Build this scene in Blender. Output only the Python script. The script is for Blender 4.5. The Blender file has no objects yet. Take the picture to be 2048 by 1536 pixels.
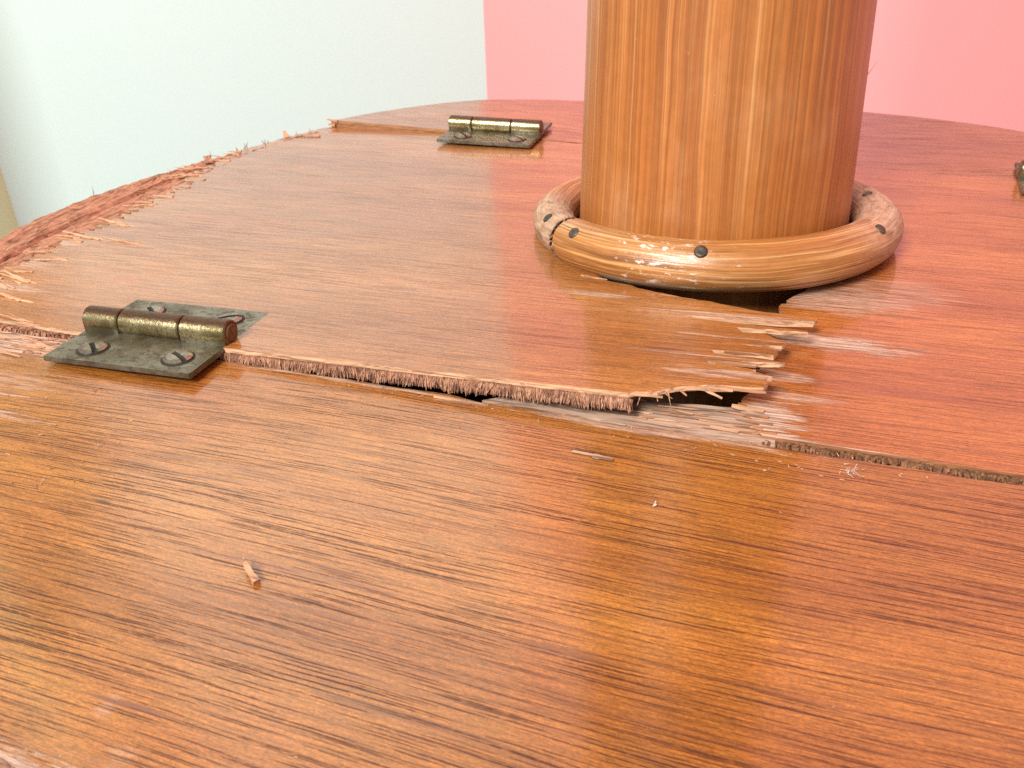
import bpy, bmesh, math, random
from mathutils import Vector, Matrix
from mathutils.geometry import delaunay_2d_cdt
from mathutils import noise as mnoise

# ------------------------------------------------------------------ camera, world, lamps
# Lengths below are written in centimetres; CM turns them into metres.
CM = 0.01
scene = bpy.context.scene
COL = scene.collection
GRAIN = math.radians(-20.2)          # the grain of the plywood runs along X; the camera looks across it
UD = Vector((math.cos(GRAIN), math.sin(GRAIN))); VD = Vector((-UD.y, UD.x)); ORG = Vector((5.9, 24.9))

def room(x, y):                      # room axes (camera heading = +y) to table axes
    d = Vector((x, y)) - ORG
    return d.dot(UD), d.dot(VD)

cam_data = bpy.data.cameras.new('camera'); cam = bpy.data.objects.new('camera', cam_data); COL.objects.link(cam)
scene.camera = cam
cam_data.sensor_width = 36.0; cam_data.lens = 1800 / 2048 * 36.0
cam_data.clip_start = 0.005; cam_data.clip_end = 50
P_, R_ = math.radians(29.5), math.radians(-2.0)
fw = Vector((0, math.cos(P_), -math.sin(P_))); up0 = Vector((0, math.sin(P_), math.cos(P_))); rt0 = Vector((1, 0, 0))
rt = rt0 * math.cos(R_) + up0 * math.sin(R_); up = -rt0 * math.sin(R_) + up0 * math.cos(R_)
def rotv(d): return Vector((d.x * UD.x + d.y * UD.y, d.x * VD.x + d.y * VD.y, d.z))
rt, up, fw = rotv(rt), rotv(up), rotv(fw)
m = Matrix(((rt.x, up.x, -fw.x), (rt.y, up.y, -fw.y), (rt.z, up.z, -fw.z))).to_4x4()
cu, cv = room(0, 0)
m.translation = Vector((cu, cv, 9.3)) * CM
cam.matrix_world = m
cam_data.dof.use_dof = True; cam_data.dof.focus_distance = 0.18; cam_data.dof.aperture_fstop = 64

world = bpy.data.worlds.new('World'); scene.world = world; world.use_nodes = True
bg = world.node_tree.nodes['Background']; bg.inputs[0].default_value = (0.95, 1.0, 0.985, 1); bg.inputs[1].default_value = 0.48

def area_lamp(name, loc, target, size, power, col):
    d = bpy.data.lights.new(name, 'AREA'); d.shape = 'RECTANGLE'; d.size = size[0]; d.size_y = size[1]
    d.energy = power; d.color = col
    o = bpy.data.objects.new(name, d); COL.objects.link(o)
    u, v = room(loc[0], loc[1]); o.location = Vector((u, v, loc[2])) * CM
    tu, tv = room(target[0], target[1])
    o.rotation_euler = (Vector((tu, tv, target[2])) * CM - o.location).to_track_quat('-Z', 'Y').to_euler()
    return o
area_lamp('window_light', (-115, -140, 180), (-15, 110, 10), (.8, .8), 130, (0.95, 1.0, 0.96))
area_lamp('sheen_fill', (-36, 106, 108), (0, 14, 0), (1.0, .9), 2.6, (1.0, 0.90, 0.70))  # unseen lamp added for a warm sheen on the front flap

scene.view_settings.view_transform = 'Standard'; scene.view_settings.look = 'None'
scene.view_settings.exposure = 0.2; scene.view_settings.gamma = 1.0
scene.cycles.max_bounces = 8; scene.cycles.use_denoising = False
scene.cycles.sample_clamp_indirect = 1.5; scene.cycles.blur_glossy = 0.6

rnd = random.Random(11)

# ------------------------------------------------------------------ node helpers
class NT:
    def __init__(s, name):
        s.m = bpy.data.materials.new(name); s.m.use_nodes = True
        s.t = s.m.node_tree; s.n = s.t.nodes; s.b = s.n['Principled BSDF']
    def new(s, typ, **kw):
        n = s.n.new(typ)
        for k, v in kw.items(): setattr(n, k, v)
        return n
    def put(s, sock, v):
        if hasattr(v, 'is_linked') or isinstance(v, bpy.types.NodeSocket): s.t.links.new(v, sock)
        elif isinstance(v, tuple) and len(v) == 3 and sock.type == 'RGBA': sock.default_value = (*v, 1)
        else: sock.default_value = v
    def math(s, op, a, b=None, c=None, clamp=False):
        n = s.new('ShaderNodeMath', operation=op, use_clamp=clamp)
        s.put(n.inputs[0], a)
        if b is not None: s.put(n.inputs[1], b)
        if c is not None: s.put(n.inputs[2], c)
        return n.outputs[0]
    def vmath(s, op, a, b):
        n = s.new('ShaderNodeVectorMath', operation=op); s.put(n.inputs[0], a); s.put(n.inputs[1], b); return n.outputs[0]
    def obj(s, scale=100.0):
        tc = s.new('ShaderNodeTexCoord')
        return s.vmath('MULTIPLY', tc.outputs['Object'], (scale,) * 3)
    def uv(s):
        return s.new('ShaderNodeTexCoord').outputs['UV']
    def sep(s, v):
        n = s.new('ShaderNodeSeparateXYZ'); s.put(n.inputs[0], v); return n.outputs
    def comb(s, x, y, z):
        n = s.new('ShaderNodeCombineXYZ'); s.put(n.inputs[0], x); s.put(n.inputs[1], y); s.put(n.inputs[2], z); return n.outputs[0]
    def noise(s, vec, sc=(1, 1, 1), off=(0, 0, 0), detail=2.0, rough=0.5, dist=0.0):
        v = s.vmath('MULTIPLY', vec, sc)
        if off != (0, 0, 0): v = s.vmath('ADD', v, off)
        n = s.new('ShaderNodeTexNoise'); s.put(n.inputs['Vector'], v); n.inputs['Scale'].default_value = 1
        n.inputs['Detail'].default_value = detail; n.inputs['Roughness'].default_value = rough; n.inputs['Distortion'].default_value = dist
        return n.outputs['Fac']
    def step(s, v, a, b, lo=0.0, hi=1.0):
        n = s.new('ShaderNodeMapRange', interpolation_type='SMOOTHSTEP')
        s.put(n.inputs['Value'], v); n.inputs['From Min'].default_value = a; n.inputs['From Max'].default_value = b
        n.inputs['To Min'].default_value = lo; n.inputs['To Max'].default_value = hi
        return n.outputs['Result']
    def mix(s, f, a, b, blend='MIX'):
        n = s.new('ShaderNodeMix', data_type='RGBA', blend_type=blend)
        s.put(n.inputs[0], f); s.put(n.inputs[6], a); s.put(n.inputs[7], b); return n.outputs[2]
    def scale(s, col, f):
        n = s.new('ShaderNodeVectorMath', operation='SCALE'); s.put(n.inputs[0], col); s.put(n.inputs[3], f); return n.outputs[0]
    def bump(s, h, strength, dist):
        n = s.new('ShaderNodeBump'); n.inputs['Strength'].default_value = strength; n.inputs['Distance'].default_value = dist
        s.put(n.inputs['Height'], h); s.t.links.new(n.outputs[0], s.b.inputs['Normal'])
    def set(s, **kw):
        for k, v in kw.items(): s.put(s.b.inputs[k.replace('_', ' ')], v)
    def island(s):
        return s.new('ShaderNodeNewGeometry').outputs['Random Per Island']

# ------------------------------------------------------------------ materials
def veneer(name, off, wears, tint=(1, 1, 1), stains=(), depth=1.0):
    """varnished red-brown plywood veneer; wears = (u, v, length, width, strength) rubbed bare patches"""
    t = NT(name); P = t.obj()
    x, y, z = t.sep(P)
    w1 = t.noise(P, (.045, .10, 0), off, 1)
    w2 = t.noise(P, (.22, .55, 0), off, 2)
    w3 = t.noise(P, (1.6, 3.0, 0), off, 1)
    yw = t.math('ADD', y, t.math('MULTIPLY_ADD', w1, 1.3, -.65))
    yw = t.math('ADD', yw, t.math('MULTIPLY_ADD', w2, .13, -.065))
    yw = t.math('ADD', yw, t.math('MULTIPLY_ADD', w3, .02, -.01))
    Q = t.comb(x, yw, 0.0)
    tone = t.noise(Q, (.05, .42, 0), off, 4, .6)
    blot = t.noise(Q, (.16, .30, 0), (off[0] + 7, off[1], 0), 3, .55)
    fine = t.noise(Q, (.75, 19, 0), off, 4, .68)
    micro = t.noise(Q, (5.5, 48, 0), off, 3, .72)
    def pores(sx, sy, r0, r1, o, jig):
        v = t.vmath('ADD', t.vmath('MULTIPLY', Q, (sx, sy, 0)), (off[0] * .37 + o, off[1] * .53 + o * 1.7, 0))
        n = t.new('ShaderNodeTexVoronoi', voronoi_dimensions='2D'); t.put(n.inputs['Vector'], v); n.inputs['Scale'].default_value = 1
        d = t.math('ADD', n.outputs['Distance'], t.math('MULTIPLY_ADD', fine, jig, -.5 * jig))
        return t.step(d, r1, r0)
    dens = t.noise(Q, (.06, .9, 0), (off[0] + 31, off[1], 0), 2)
    few = t.step(dens, .36, .62, .22, 1.0)
    d1 = pores(.075, 3.6, .06, .24, 3.1, .10)
    bead = t.step(t.noise(Q, (5, 16, 0), (off[0], 70, 0), 2, .6), .32, .52, .42, 1.0)
    d2 = t.math('MULTIPLY', pores(.14, 11.5, .08, .22, 11.7, .08), few)
    d2 = t.math('MAXIMUM', d2, pores(.08, 7.5, .04, .115, 47.3, .06))
    d3 = t.math('MULTIPLY', pores(.38, 19, .12, .30, 23.9, .16), t.step(dens, .3, .6, .5, 1.0))
    d2 = t.math('MULTIPLY', t.math('MULTIPLY', d2, bead), depth); d3 = t.math('MULTIPLY', t.math('MULTIPLY', d3, bead), depth)
    d1 = t.math('MULTIPLY', d1, depth); sand = t.noise(P, (17, 34, 0), (off[0], 5, 0), 3, .75)
    l2 = fine
    fs = t.step(fine, .30, .70); ms = t.step(micro, .30, .70)
    col = t.mix(t.step(tone, .3, .7), (.215 * tint[0], .060 * tint[1], .0115 * tint[2]), (.315 * tint[0], .104 * tint[1], .022 * tint[2]))
    col = t.mix(t.step(blot, .52, .78, 0, .55), col, (.26 * tint[0], .062 * tint[1], .016 * tint[2]))
    col = t.scale(col, t.math('MULTIPLY_ADD', fs, .60, .70))
    col = t.scale(col, t.math('MULTIPLY_ADD', ms, .62, .68))
    col = t.scale(col, t.math('MULTIPLY_ADD', t.step(sand, .30, .70), .52, .74))
    col = t.mix(t.math('MULTIPLY', d1, .3), col, (.12, .034, .017))
    col = t.mix(t.math('MULTIPLY', d2, .95), col, (.060, .015, .006))
    col = t.mix(t.math('MULTIPLY', d3, .85), col, (.075, .020, .008))
    # speckled dust and small scuffs in the varnish
    sp = t.step(t.noise(P, (5, 9, 0), (off[0], 3, 0), 3, .7), .70, .78)
    col = t.mix(t.math('MULTIPLY', sp, .22), col, (.62, .40, .27))
    rough = t.math('MULTIPLY_ADD', t.noise(P, (.4, 1.1, 0), (2, 2, 2), 4), .26, .235)
    mask = None
    streak = t.noise(Q, (.9, 9, 0), (1, 5, 0), 4, .65)
    for (u, v, lu, lv, s) in wears:
        dx = t.math('DIVIDE', t.math('SUBTRACT', x, u), lu); dy = t.math('DIVIDE', t.math('SUBTRACT', y, v), lv)
        d = t.math('SQRT', t.math('ADD', t.math('MULTIPLY', dx, dx), t.math('MULTIPLY', dy, dy)))
        d = t.math('ADD', d, t.math('MULTIPLY_ADD', t.math('ADD', streak, t.math('MULTIPLY', micro, .5)), 3.4, -2.6))
        k = t.step(d, 1.08, .78, 0, s)
        mask = k if mask is None else t.math('MAXIMUM', mask, k)
    h = t.math('SUBTRACT', t.math('MULTIPLY', t.math('ADD', micro, sand), .4), t.math('ADD', t.math('ADD', d2, t.math('MULTIPLY', d3, .7)), t.math('MULTIPLY', fine, -.4)))
    if mask is not None:
        bare = t.mix(t.step(fine, .36, .64), (.22, .115, .08), (.62, .43, .33))
        bare = t.scale(bare, t.math('MULTIPLY_ADD', ms, .5, .72))
        col = t.mix(mask, col, bare)
        rough = t.math('ADD', rough, t.math('MULTIPLY', mask, .45))
        h = t.math('ADD', h, t.math('MULTIPLY', t.math('MULTIPLY', mask, fine), 2.0))
    coat = t.math('MULTIPLY_ADD', t.math('MAXIMUM', d2, d3), -.75, 1.0, True)
    if mask is not None: coat = t.math('MULTIPLY', coat, t.math('MULTIPLY_ADD', mask, -.9, 1.0))
    for (u, v, lu, lv, s, c) in stains:
        dx = t.math('DIVIDE', t.math('SUBTRACT', x, u), lu); dy = t.math('DIVIDE', t.math('SUBTRACT', y, v), lv)
        d = t.math('SQRT', t.math('ADD', t.math('MULTIPLY', dx, dx), t.math('MULTIPLY', dy, dy)))
        d = t.math('ADD', d, t.math('MULTIPLY_ADD', fine, 1.4, -.7))
        col = t.mix(t.step(d, 1.1, .5, 0, s), col, c)
    t.set(Base_Color=col, Roughness=rough, IOR=1.5, Specular_IOR_Level=.22, Coat_Weight=coat, Coat_Roughness=.13, Coat_IOR=1.6)
    t.bump(h, .42, .00018)
    return t.m

def raw_wood(name, a, b, dark, uvmap=False, streak=(.5, 14, 14), rough=.75):
    t = NT(name); P = t.obj()
    r = t.island()
    n = t.noise(P, streak, (0, 0, 0), 4, .65); n2 = t.noise(P, (1.2, 5, 5), (4, 2, 1), 3, .6)
    col = t.mix(r, a, b)
    col = t.mix(t.step(n, .46, .62, 0, .78), col, dark)
    col = t.scale(col, t.math('MULTIPLY_ADD', n2, .9, .55))
    t.set(Base_Color=col, Roughness=rough, Specular_IOR_Level=.25)
    t.bump(n, .5, .0003)
    return t.m

M_pale = raw_wood('pale_broken_wood', (.60, .33, .195), (.38, .17, .09), (.20, .08, .038))
M_flake = raw_wood('pale_torn_flake', (.66, .37, .22), (.50, .25, .14), (.30, .13, .07))
M_strip = raw_wood('splintered_veneer', (.37, .165, .075), (.26, .10, .04), (.13, .045, .02))
M_fibre = raw_wood('torn_fibre', (.44, .21, .125), (.22, .09, .05), (.10, .035, .02), streak=(9, 9, 3))
M_fibre_dark = raw_wood('dull_fibre', (.27, .115, .055), (.12, .045, .02), (.05, .017, .009), streak=(9, 9, 3))
M_core = raw_wood('plywood_core', (.30, .135, .08), (.30, .135, .08), (.11, .04, .025), streak=(7, 7, 9))
M_rim = raw_wood('chipped_rim_wood', (.39, .17, .10), (.39, .17, .10), (.11, .038, .02), streak=(13, 1.1, 16))
M_grey = raw_wood('grey_bare_wood', (.40, .245, .175), (.40, .245, .175), (.10, .042, .024), streak=(.6, 10, 10), rough=.85)
M_inside = raw_wood('gap_shade_wood', (.035, .016, .01), (.035, .016, .01), (.02, .01, .006))  # near-black: the shade inside the gaps is put into the colour

V_front = veneer('front_veneer', (0, 0, 0), [(-15.2, -11.3, 2.4, .7, .85), (-14.2, -12.9, 2.2, .32, .4), (-13.5, -14.05, 2.2, .10, .75), (-14.6, -13.35, 2.0, .10, .7),
                 (-4.9, -19.5, .12, .16, .25), (-4.2, -20.1, .2, .15, .2), (-5.4, -20.9, 1.2, .45, .9),
                 (.3, -10.95, 2.3, .14, .6), (-5.9, -10.85, 3.2, .06, .6), (-3.4, -10.95, .5, .08, .6)], (1.10, 1.18, .88), [(-8.1, -15.9, .25, .05, .8, (.05, .015, .008)), (-4.6, -19.43, .8, .07, .75, (.12, .032, .024)), (.33, -16.85, 1.4, .09, .5, (.12, .04, .018)), (2.7, -13.8, .9, .07, .6, (.10, .03, .016)), (-3.8, -16.5, 2.2, .12, .4, (.15, .045, .03)), (-1.0, -18.5, 1.5, .1, .5, (.12, .04, .018))])
V_left = veneer('left_veneer', (13.2, 4.1, 0), [(-18.6, -5.6, 1.0, .38, .7), (-18.3, -3.7, 1.8, .18, .65), (-18.9, -1.2, 1.0, .30, .6), (-18.4, -7.4, 1.2, .3, .7), (-17.6, -8.9, 1.5, .3, .7),
                 (-1.9, -5.75, 1.0, .12, .7), (1.4, -7.55, 1.3, .05, .6), (1.0, -8.6, 1.5, .05, .6), (1.7, -9.35, 1.2, .16, .6), (1.9, -6.35, 1.8, .13, .7)], (1.18, 1.32, 1.6), [(.3, -8.47, .5, .07, .85, (.10, .03, .02)), (-.3, -8.7, 1.1, .2, .35, (.2, .06, .025)), (-14.55, -7.63, .7, .13, .7, (.36, .09, .04)), (-13.0, 2.5, 1.6, .5, .45, (.2, .07, .03)), (-9, 4.2, 2.4, .5, .4, (.2, .07, .03)), (-16, 4.6, 1.5, .4, .4, (.2, .07, .03)), (-11, -3.2, 1.6, .25, .4, (.22, .07, .03))], .6)
V_right = veneer('right_veneer', (41.7, -8.3, 0), [(3.5, -6.35, 1.7, .36, .85), (2.5, -6.2, .8, .35, .7), (3.6, -3.9, 1.6, .75, .62), (4.9, -3.1, 1.4, .8, .35), (2.5, -10.0, .75, .62, .9), (2.9, -9.0, .9, .2, .55),
                 (2.6, -8.2, .9, .22, .5), (3.2, -10.62, 1.6, .08, .7)], (1.22, 1.15, 1.05), [(6.6, 3.41, .4, .05, .95, (.03, .01, .006)), (5.2, -8.2, 1.0, .1, .4, (.14, .03, .03)), (8.5, -5.0, 1.6, .12, .4, (.14, .03, .03))], .66)
V_rear = veneer('rear_veneer', (77.0, 21.0, 0), [], (1.0, .98, 1.0))

def bamboo_mat():
    t = NT('varnished_bamboo'); U = t.uv(); x, y, z = t.sep(U)       # U = cm round the culm, V = cm up
    wob = t.noise(U, (.15, .12, 0), (3, 3, 0), 2)
    P = t.comb(t.math('ADD', x, t.math('MULTIPLY_ADD', wob, .5, -.25)), y, 0.0)
    band = t.noise(P, (1.25, .02, 0), (2.3, 0, 0), 3, .55)
    mid = t.noise(P, (4.2, .05, 0), (8, 0, 0), 3, .6)
    fib = t.noise(P, (13, .07, 0), (0, 0, 0), 3, .7)
    hair = t.noise(P, (8.5, .05, 0), (5, 1, 0), 2.5, .55)
    mot = t.noise(P, (3.5, 2.2, 0), (1, 1, 0), 5, .7)
    cloud = t.noise(P, (.6, .35, 0), (6, 6, 0), 3)
    col = t.mix(t.step(band, .34, .68), (.31, .088, .017), (.39, .130, .029))
    col = t.mix(t.step(mid, .54, .68, 0, .45), col, (.50, .215, .068))
    col = t.mix(t.step(mid, .46, .30, 0, .35), col, (.33, .10, .018))
    col = t.mix(t.step(cloud, .5, .75, 0, .18), col, (.62, .33, .17))
    col = t.scale(col, t.math('MULTIPLY_ADD', t.step(fib, .3, .7), .5, .74))
    col = t.scale(col, t.math('MULTIPLY_ADD', mot, .42, .79))
    col = t.mix(t.step(hair, .56, .66, 0, .34), col, (.20, .055, .012))
    col = t.mix(t.step(hair, .40, .30, 0, .2), col, (.78, .48, .23))
    sp = t.step(t.noise(P, (9, 4.5, 0), (0, 9, 0), 3, .7), .69, .78, 0, .5)
    col = t.mix(sp, col, (.74, .47, .28))
    t.set(Base_Color=col, Roughness=t.math('MULTIPLY_ADD', mot, .2, .36), Specular_IOR_Level=.35, IOR=1.5, Coat_Weight=.22, Coat_Roughness=.42)
    t.bump(t.math('ADD', fib, t.math('MULTIPLY', hair, .7)), .30, .0002)
    return t.m
M_bamboo = bamboo_mat()

def rattan_mat():
    t = NT('varnished_rattan'); U = t.uv(); x, y, z = t.sep(U)       # U = cm along the cane, V = cm round it
    wob = t.noise(U, (.3, .3, 0), (0, 0, 0), 2)
    P = t.comb(x, t.math('ADD', y, t.math('MULTIPLY_ADD', wob, .3, -.15)), 0.0)
    st = t.noise(P, (.12, 6.5, 0), (0, 0, 0), 3, .6)
    ln = t.noise(P, (.18, 11.5, 0), (3, 1, 0), 3, .65)
    mot = t.noise(P, (2.6, 5, 0), (7, 0, 0), 5, .7)
    big = t.noise(P, (.35, .9, 0), (1, 4, 0), 3)
    col = t.mix(t.step(st, .35, .65), (.27, .088, .017), (.40, .15, .038))
    col = t.mix(t.step(big, .5, .72, 0, .5), col, (.50, .26, .13))
    col = t.mix(t.step(ln, .53, .62, 0, .55), col, (.66, .38, .16))
    col = t.mix(t.step(ln, .46, .37, 0, .85), col, (.16, .055, .014))
    col = t.scale(col, t.math('MULTIPLY_ADD', mot, .5, .75))
    # rubbed, greyish lengths of cane (x = cm from the front butt end): the far left arc and the right rear
    old = t.math('MAXIMUM', t.step(x, 24.6, 26.4), t.math('MULTIPLY', t.step(x, 7.3, 10.0), t.step(x, 17, 14)))
    grey = t.mix(t.step(mot, .4, .62), (.33, .19, .12), (.50, .37, .29))
    grey = t.mix(t.step(t.noise(P, (1.3, 2.6, 0), (9, 9, 0), 2), .60, .66), grey, (.14, .105, .08))
    col = t.mix(t.math('MULTIPLY', old, .62), col, grey)
    # pale flecks paint the highlight on top of the front
    glint = t.step(t.math('ADD', t.noise(P, (2.4, 6.5, 0), (0, 2, 0), 5, .72), t.math('MULTIPLY', t.step(t.math('ABSOLUTE', t.math('SUBTRACT', x, 3.2)), 2.4, .3), .13)), .685, .75)
    col = t.mix(t.math('MULTIPLY', glint, .7), col, (.78, .62, .56))
    rough = t.math('ADD', t.math('MULTIPLY_ADD', mot, .25, .20), t.math('MULTIPLY', old, .35))
    t.set(Base_Color=col, Roughness=rough, Specular_IOR_Level=.6)
    t.bump(t.math('ADD', t.math('ADD', ln, st), t.math('MULTIPLY', mot, .6)), .55, .0004)
    return t.m
M_rattan = rattan_mat()

def metal(name, base, alt, spot, spotamt, rough, metallic=.85, sc=6.0, bump=.25, brown_top=False):
    t = NT(name); P = t.obj()
    n = t.noise(P, (1.3,) * 3, (3, 1, 2), 4, .65); s = t.noise(P, (sc, sc * 1.6, sc), (0, 0, 0), 4, .72)
    col = t.mix(t.step(n, .36, .66), base, alt)
    k = t.step(s, .50, .60)
    col = t.mix(t.math('MULTIPLY', k, spotamt), col, spot)
    if brown_top:  # browner towards the top and back of the barrel
        x, y, z = t.sep(P)
        ph = t.math('ADD', t.math('SUBTRACT', z, t.math('MULTIPLY', y, -.45)), t.math('MULTIPLY_ADD', s, .16, -.08))
        pk = t.step(ph, .40, .50); k = t.math('MAXIMUM', k, pk)
        col = t.mix(pk, col, t.mix(t.step(s, .4, .6), (.15, .085, .05), (.10, .05, .03)))
    t.set(Base_Color=col, Metallic=metallic, Roughness=t.math('ADD', t.math('MULTIPLY', k, .18), t.math('MULTIPLY_ADD', n, .2, rough - .1)))
    t.bump(s, bump, .00025)
    return t.m
M_leaf = metal('tarnished_brass_leaf', (.125, .10, .062), (.235, .21, .16), (.085, .055, .03), .7, .36, .8, 3.4)
M_barrel = metal('brass_barrel', (.235, .175, .08), (.46, .38, .22), (.12, .075, .03), .85, .27, .95, 15.0, .3, True)
M_screw = metal('aged_brass_screw', (.20, .155, .105), (.36, .31, .25), (.09, .06, .04), .5, .26, .85, 7.0)
M_pin = metal('dark_hinge_pin', (.16, .085, .05), (.23, .13, .08), (.07, .04, .02), .6, .5, .6, 7.0)
M_slot = metal('slot_shade', (.02, .015, .01), (.03, .02, .015), (.01, .008, .005), .5, .7, .2)  # near-black colour stands for shade in the slots and round the heads
M_nail = metal('rusty_nail', (.045, .028, .018), (.10, .068, .05), (.02, .013, .01), .75, .42, .45, 9.0, .7)

def paint(name, col):
    t = NT(name); P = t.obj(1.0)
    n = t.noise(P, (1.5,) * 3, (0, 0, 0), 3); f = t.noise(P, (160,) * 3, (0, 0, 0), 2)
    t.set(Base_Color=t.scale(col, t.math('MULTIPLY_ADD', n, .05, .975)), Roughness=.65, Specular_IOR_Level=.3)
    t.bump(f, .08, .0005)
    return t.m
def colour_node(t, c):
    pass
M_white = paint('mint_white_paint', (.55, .675, .64)); M_pink = paint('pink_paint', (.92, .335, .335)); M_green = paint('pale_green_paint', (.56, .69, .42))
M_lint = raw_wood('lint', (.62, .50, .44), (.55, .42, .36), (.4, .3, .25))

# ------------------------------------------------------------------ object helpers
def tag(o, label=None, cat=None, group=None, kind=None):
    for k, v in (('label', label), ('category', cat), ('group', group), ('kind', kind)):
        if v: o[k] = v
    return o
def thing(name, label, cat, loc=(0, 0, 0), rz=0.0, group=None):
    o = bpy.data.objects.new(name, None); o.empty_display_size = .02; COL.objects.link(o)
    o.location = Vector(loc) * CM; o.rotation_euler = (0, 0, rz)
    return tag(o, label, cat, group)
def link(name, me, mats, parent=None, smooth=False):
    for mt in (mats if isinstance(mats, (list, tuple)) else [mats]): me.materials.append(mt)
    if smooth: me.polygons.foreach_set('use_smooth', [True] * len(me.polygons))
    o = bpy.data.objects.new(name, me); COL.objects.link(o)
    if parent: o.parent = parent
    return o
def mesh_from(name, verts, faces, mi=None):
    me = bpy.data.meshes.new(name)
    me.from_pydata([tuple(c * CM for c in v) for v in verts], [], faces)
    if mi: me.polygons.foreach_set('material_index', mi)
    me.validate(); me.update()
    return me
def bm_obj(name, bm, mats, parent=None, smooth=False):
    bmesh.ops.recalc_face_normals(bm, faces=bm.faces)
    bmesh.ops.scale(bm, vec=(CM,) * 3, verts=bm.verts)
    me = bpy.data.meshes.new(name); bm.to_mesh(me); bm.free()
    return link(name, me, mats, parent, smooth)
def N3(x, y, z=0.0): return mnoise.noise(Vector((x, y, z)))

# ------------------------------------------------------------------ outline of the round table top
RIM = [(-5.3, -20.65), (-9.6, -19.35), (-14.2, -16.3), (-17.6, -12.9), (-19.7, -9.4), (-21.0, -6.0), (-21.35, -3.1), (-21.0, .3), (-20.1, 3.4), (-19.1, 6.0), (-18.0, 8.2),
       (-16.6, 10.8), (-14.6, 13.3), (-12.6, 14.87), (-10.4, 15.6), (-8.2, 15.98), (-3, 16.75), (1, 16.8), (4.15, 16.45), (7.2, 15.6), (9.97, 14.23), (13.4, 11.2), (16.2, 7.2), (17.6, 2.2),
       (17.6, -3.5), (16.2, -9.5), (13.2, -14.8), (8.7, -18.8), (3.5, -20.9), (-1, -21.2)]
def spline(pts, k=8):
    out = []; n = len(pts)
    for i in range(n):
        p0, p1, p2, p3 = [Vector(pts[(i + j - 1) % n]) for j in range(4)]
        for s in range(k):
            t = s / k
            out.append(.5 * (2 * p1 + (p2 - p0) * t + (2 * p0 - 5 * p1 + 4 * p2 - p3) * t * t + (-p0 + 3 * p1 - 3 * p2 + p3) * t ** 3))
    return [(p.x, p.y) for p in out]
RIMS = spline(RIM)
def rear_cut(u): return 9.2 - max(0, (u + 10)) * .095
def front_cut(u): return -10.72 + .035 * N3(u * .9, 3) - (.25 * max(0, (-u - 12)) * .3)
# ordered runs of the rim (RIMS goes clockwise seen from above, starting at the front left)
def rim_run(lo, hi, side):           # v range, side = -1 left, +1 right
    r = [p for p in RIMS if lo < p[1] < hi and p[0] * side > 0 and abs(p[0]) > 3]
    return r
def dense(pts, d=.25, jit=0.0, closed=False, seed=1):
    out = []
    seq = list(pts) + ([pts[0]] if closed else [])
    for a, b in zip(seq, seq[1:]):
        L = math.hypot(b[0] - a[0], b[1] - a[1]); n = max(1, int(L / d))
        for i in range(n):
            t = i / n; x, y = a[0] + (b[0] - a[0]) * t, a[1] + (b[1] - a[1]) * t
            if jit and i: x += jit * N3(x * 3.1, y * 3.1, seed); y += jit * N3(x * 3.1, y * 3.1, seed + 9)
            out.append((x, y))
    if not closed: out.append(seq[-1])
    return out
def comb_edge(a, b, step=.13, amp=.3, seed=1):
    """a torn edge crossing the grain: runs of fibres of uneven length"""
    r = random.Random(seed); L = math.hypot(b[0] - a[0], b[1] - a[1]); n = max(2, int(L / step)); out = []
    for i in range(n):
        t = i / n; x, y = a[0] + (b[0] - a[0]) * t, a[1] + (b[1] - a[1]) * t
        k = amp * (r.random() ** 1.7 * r.choice((-1, 1)))
        s = (b[1] - a[1]) / n
        out.append((x + k, y + .12 * s)); out.append((x + k * .85, y + .7 * s))
    return out

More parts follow.
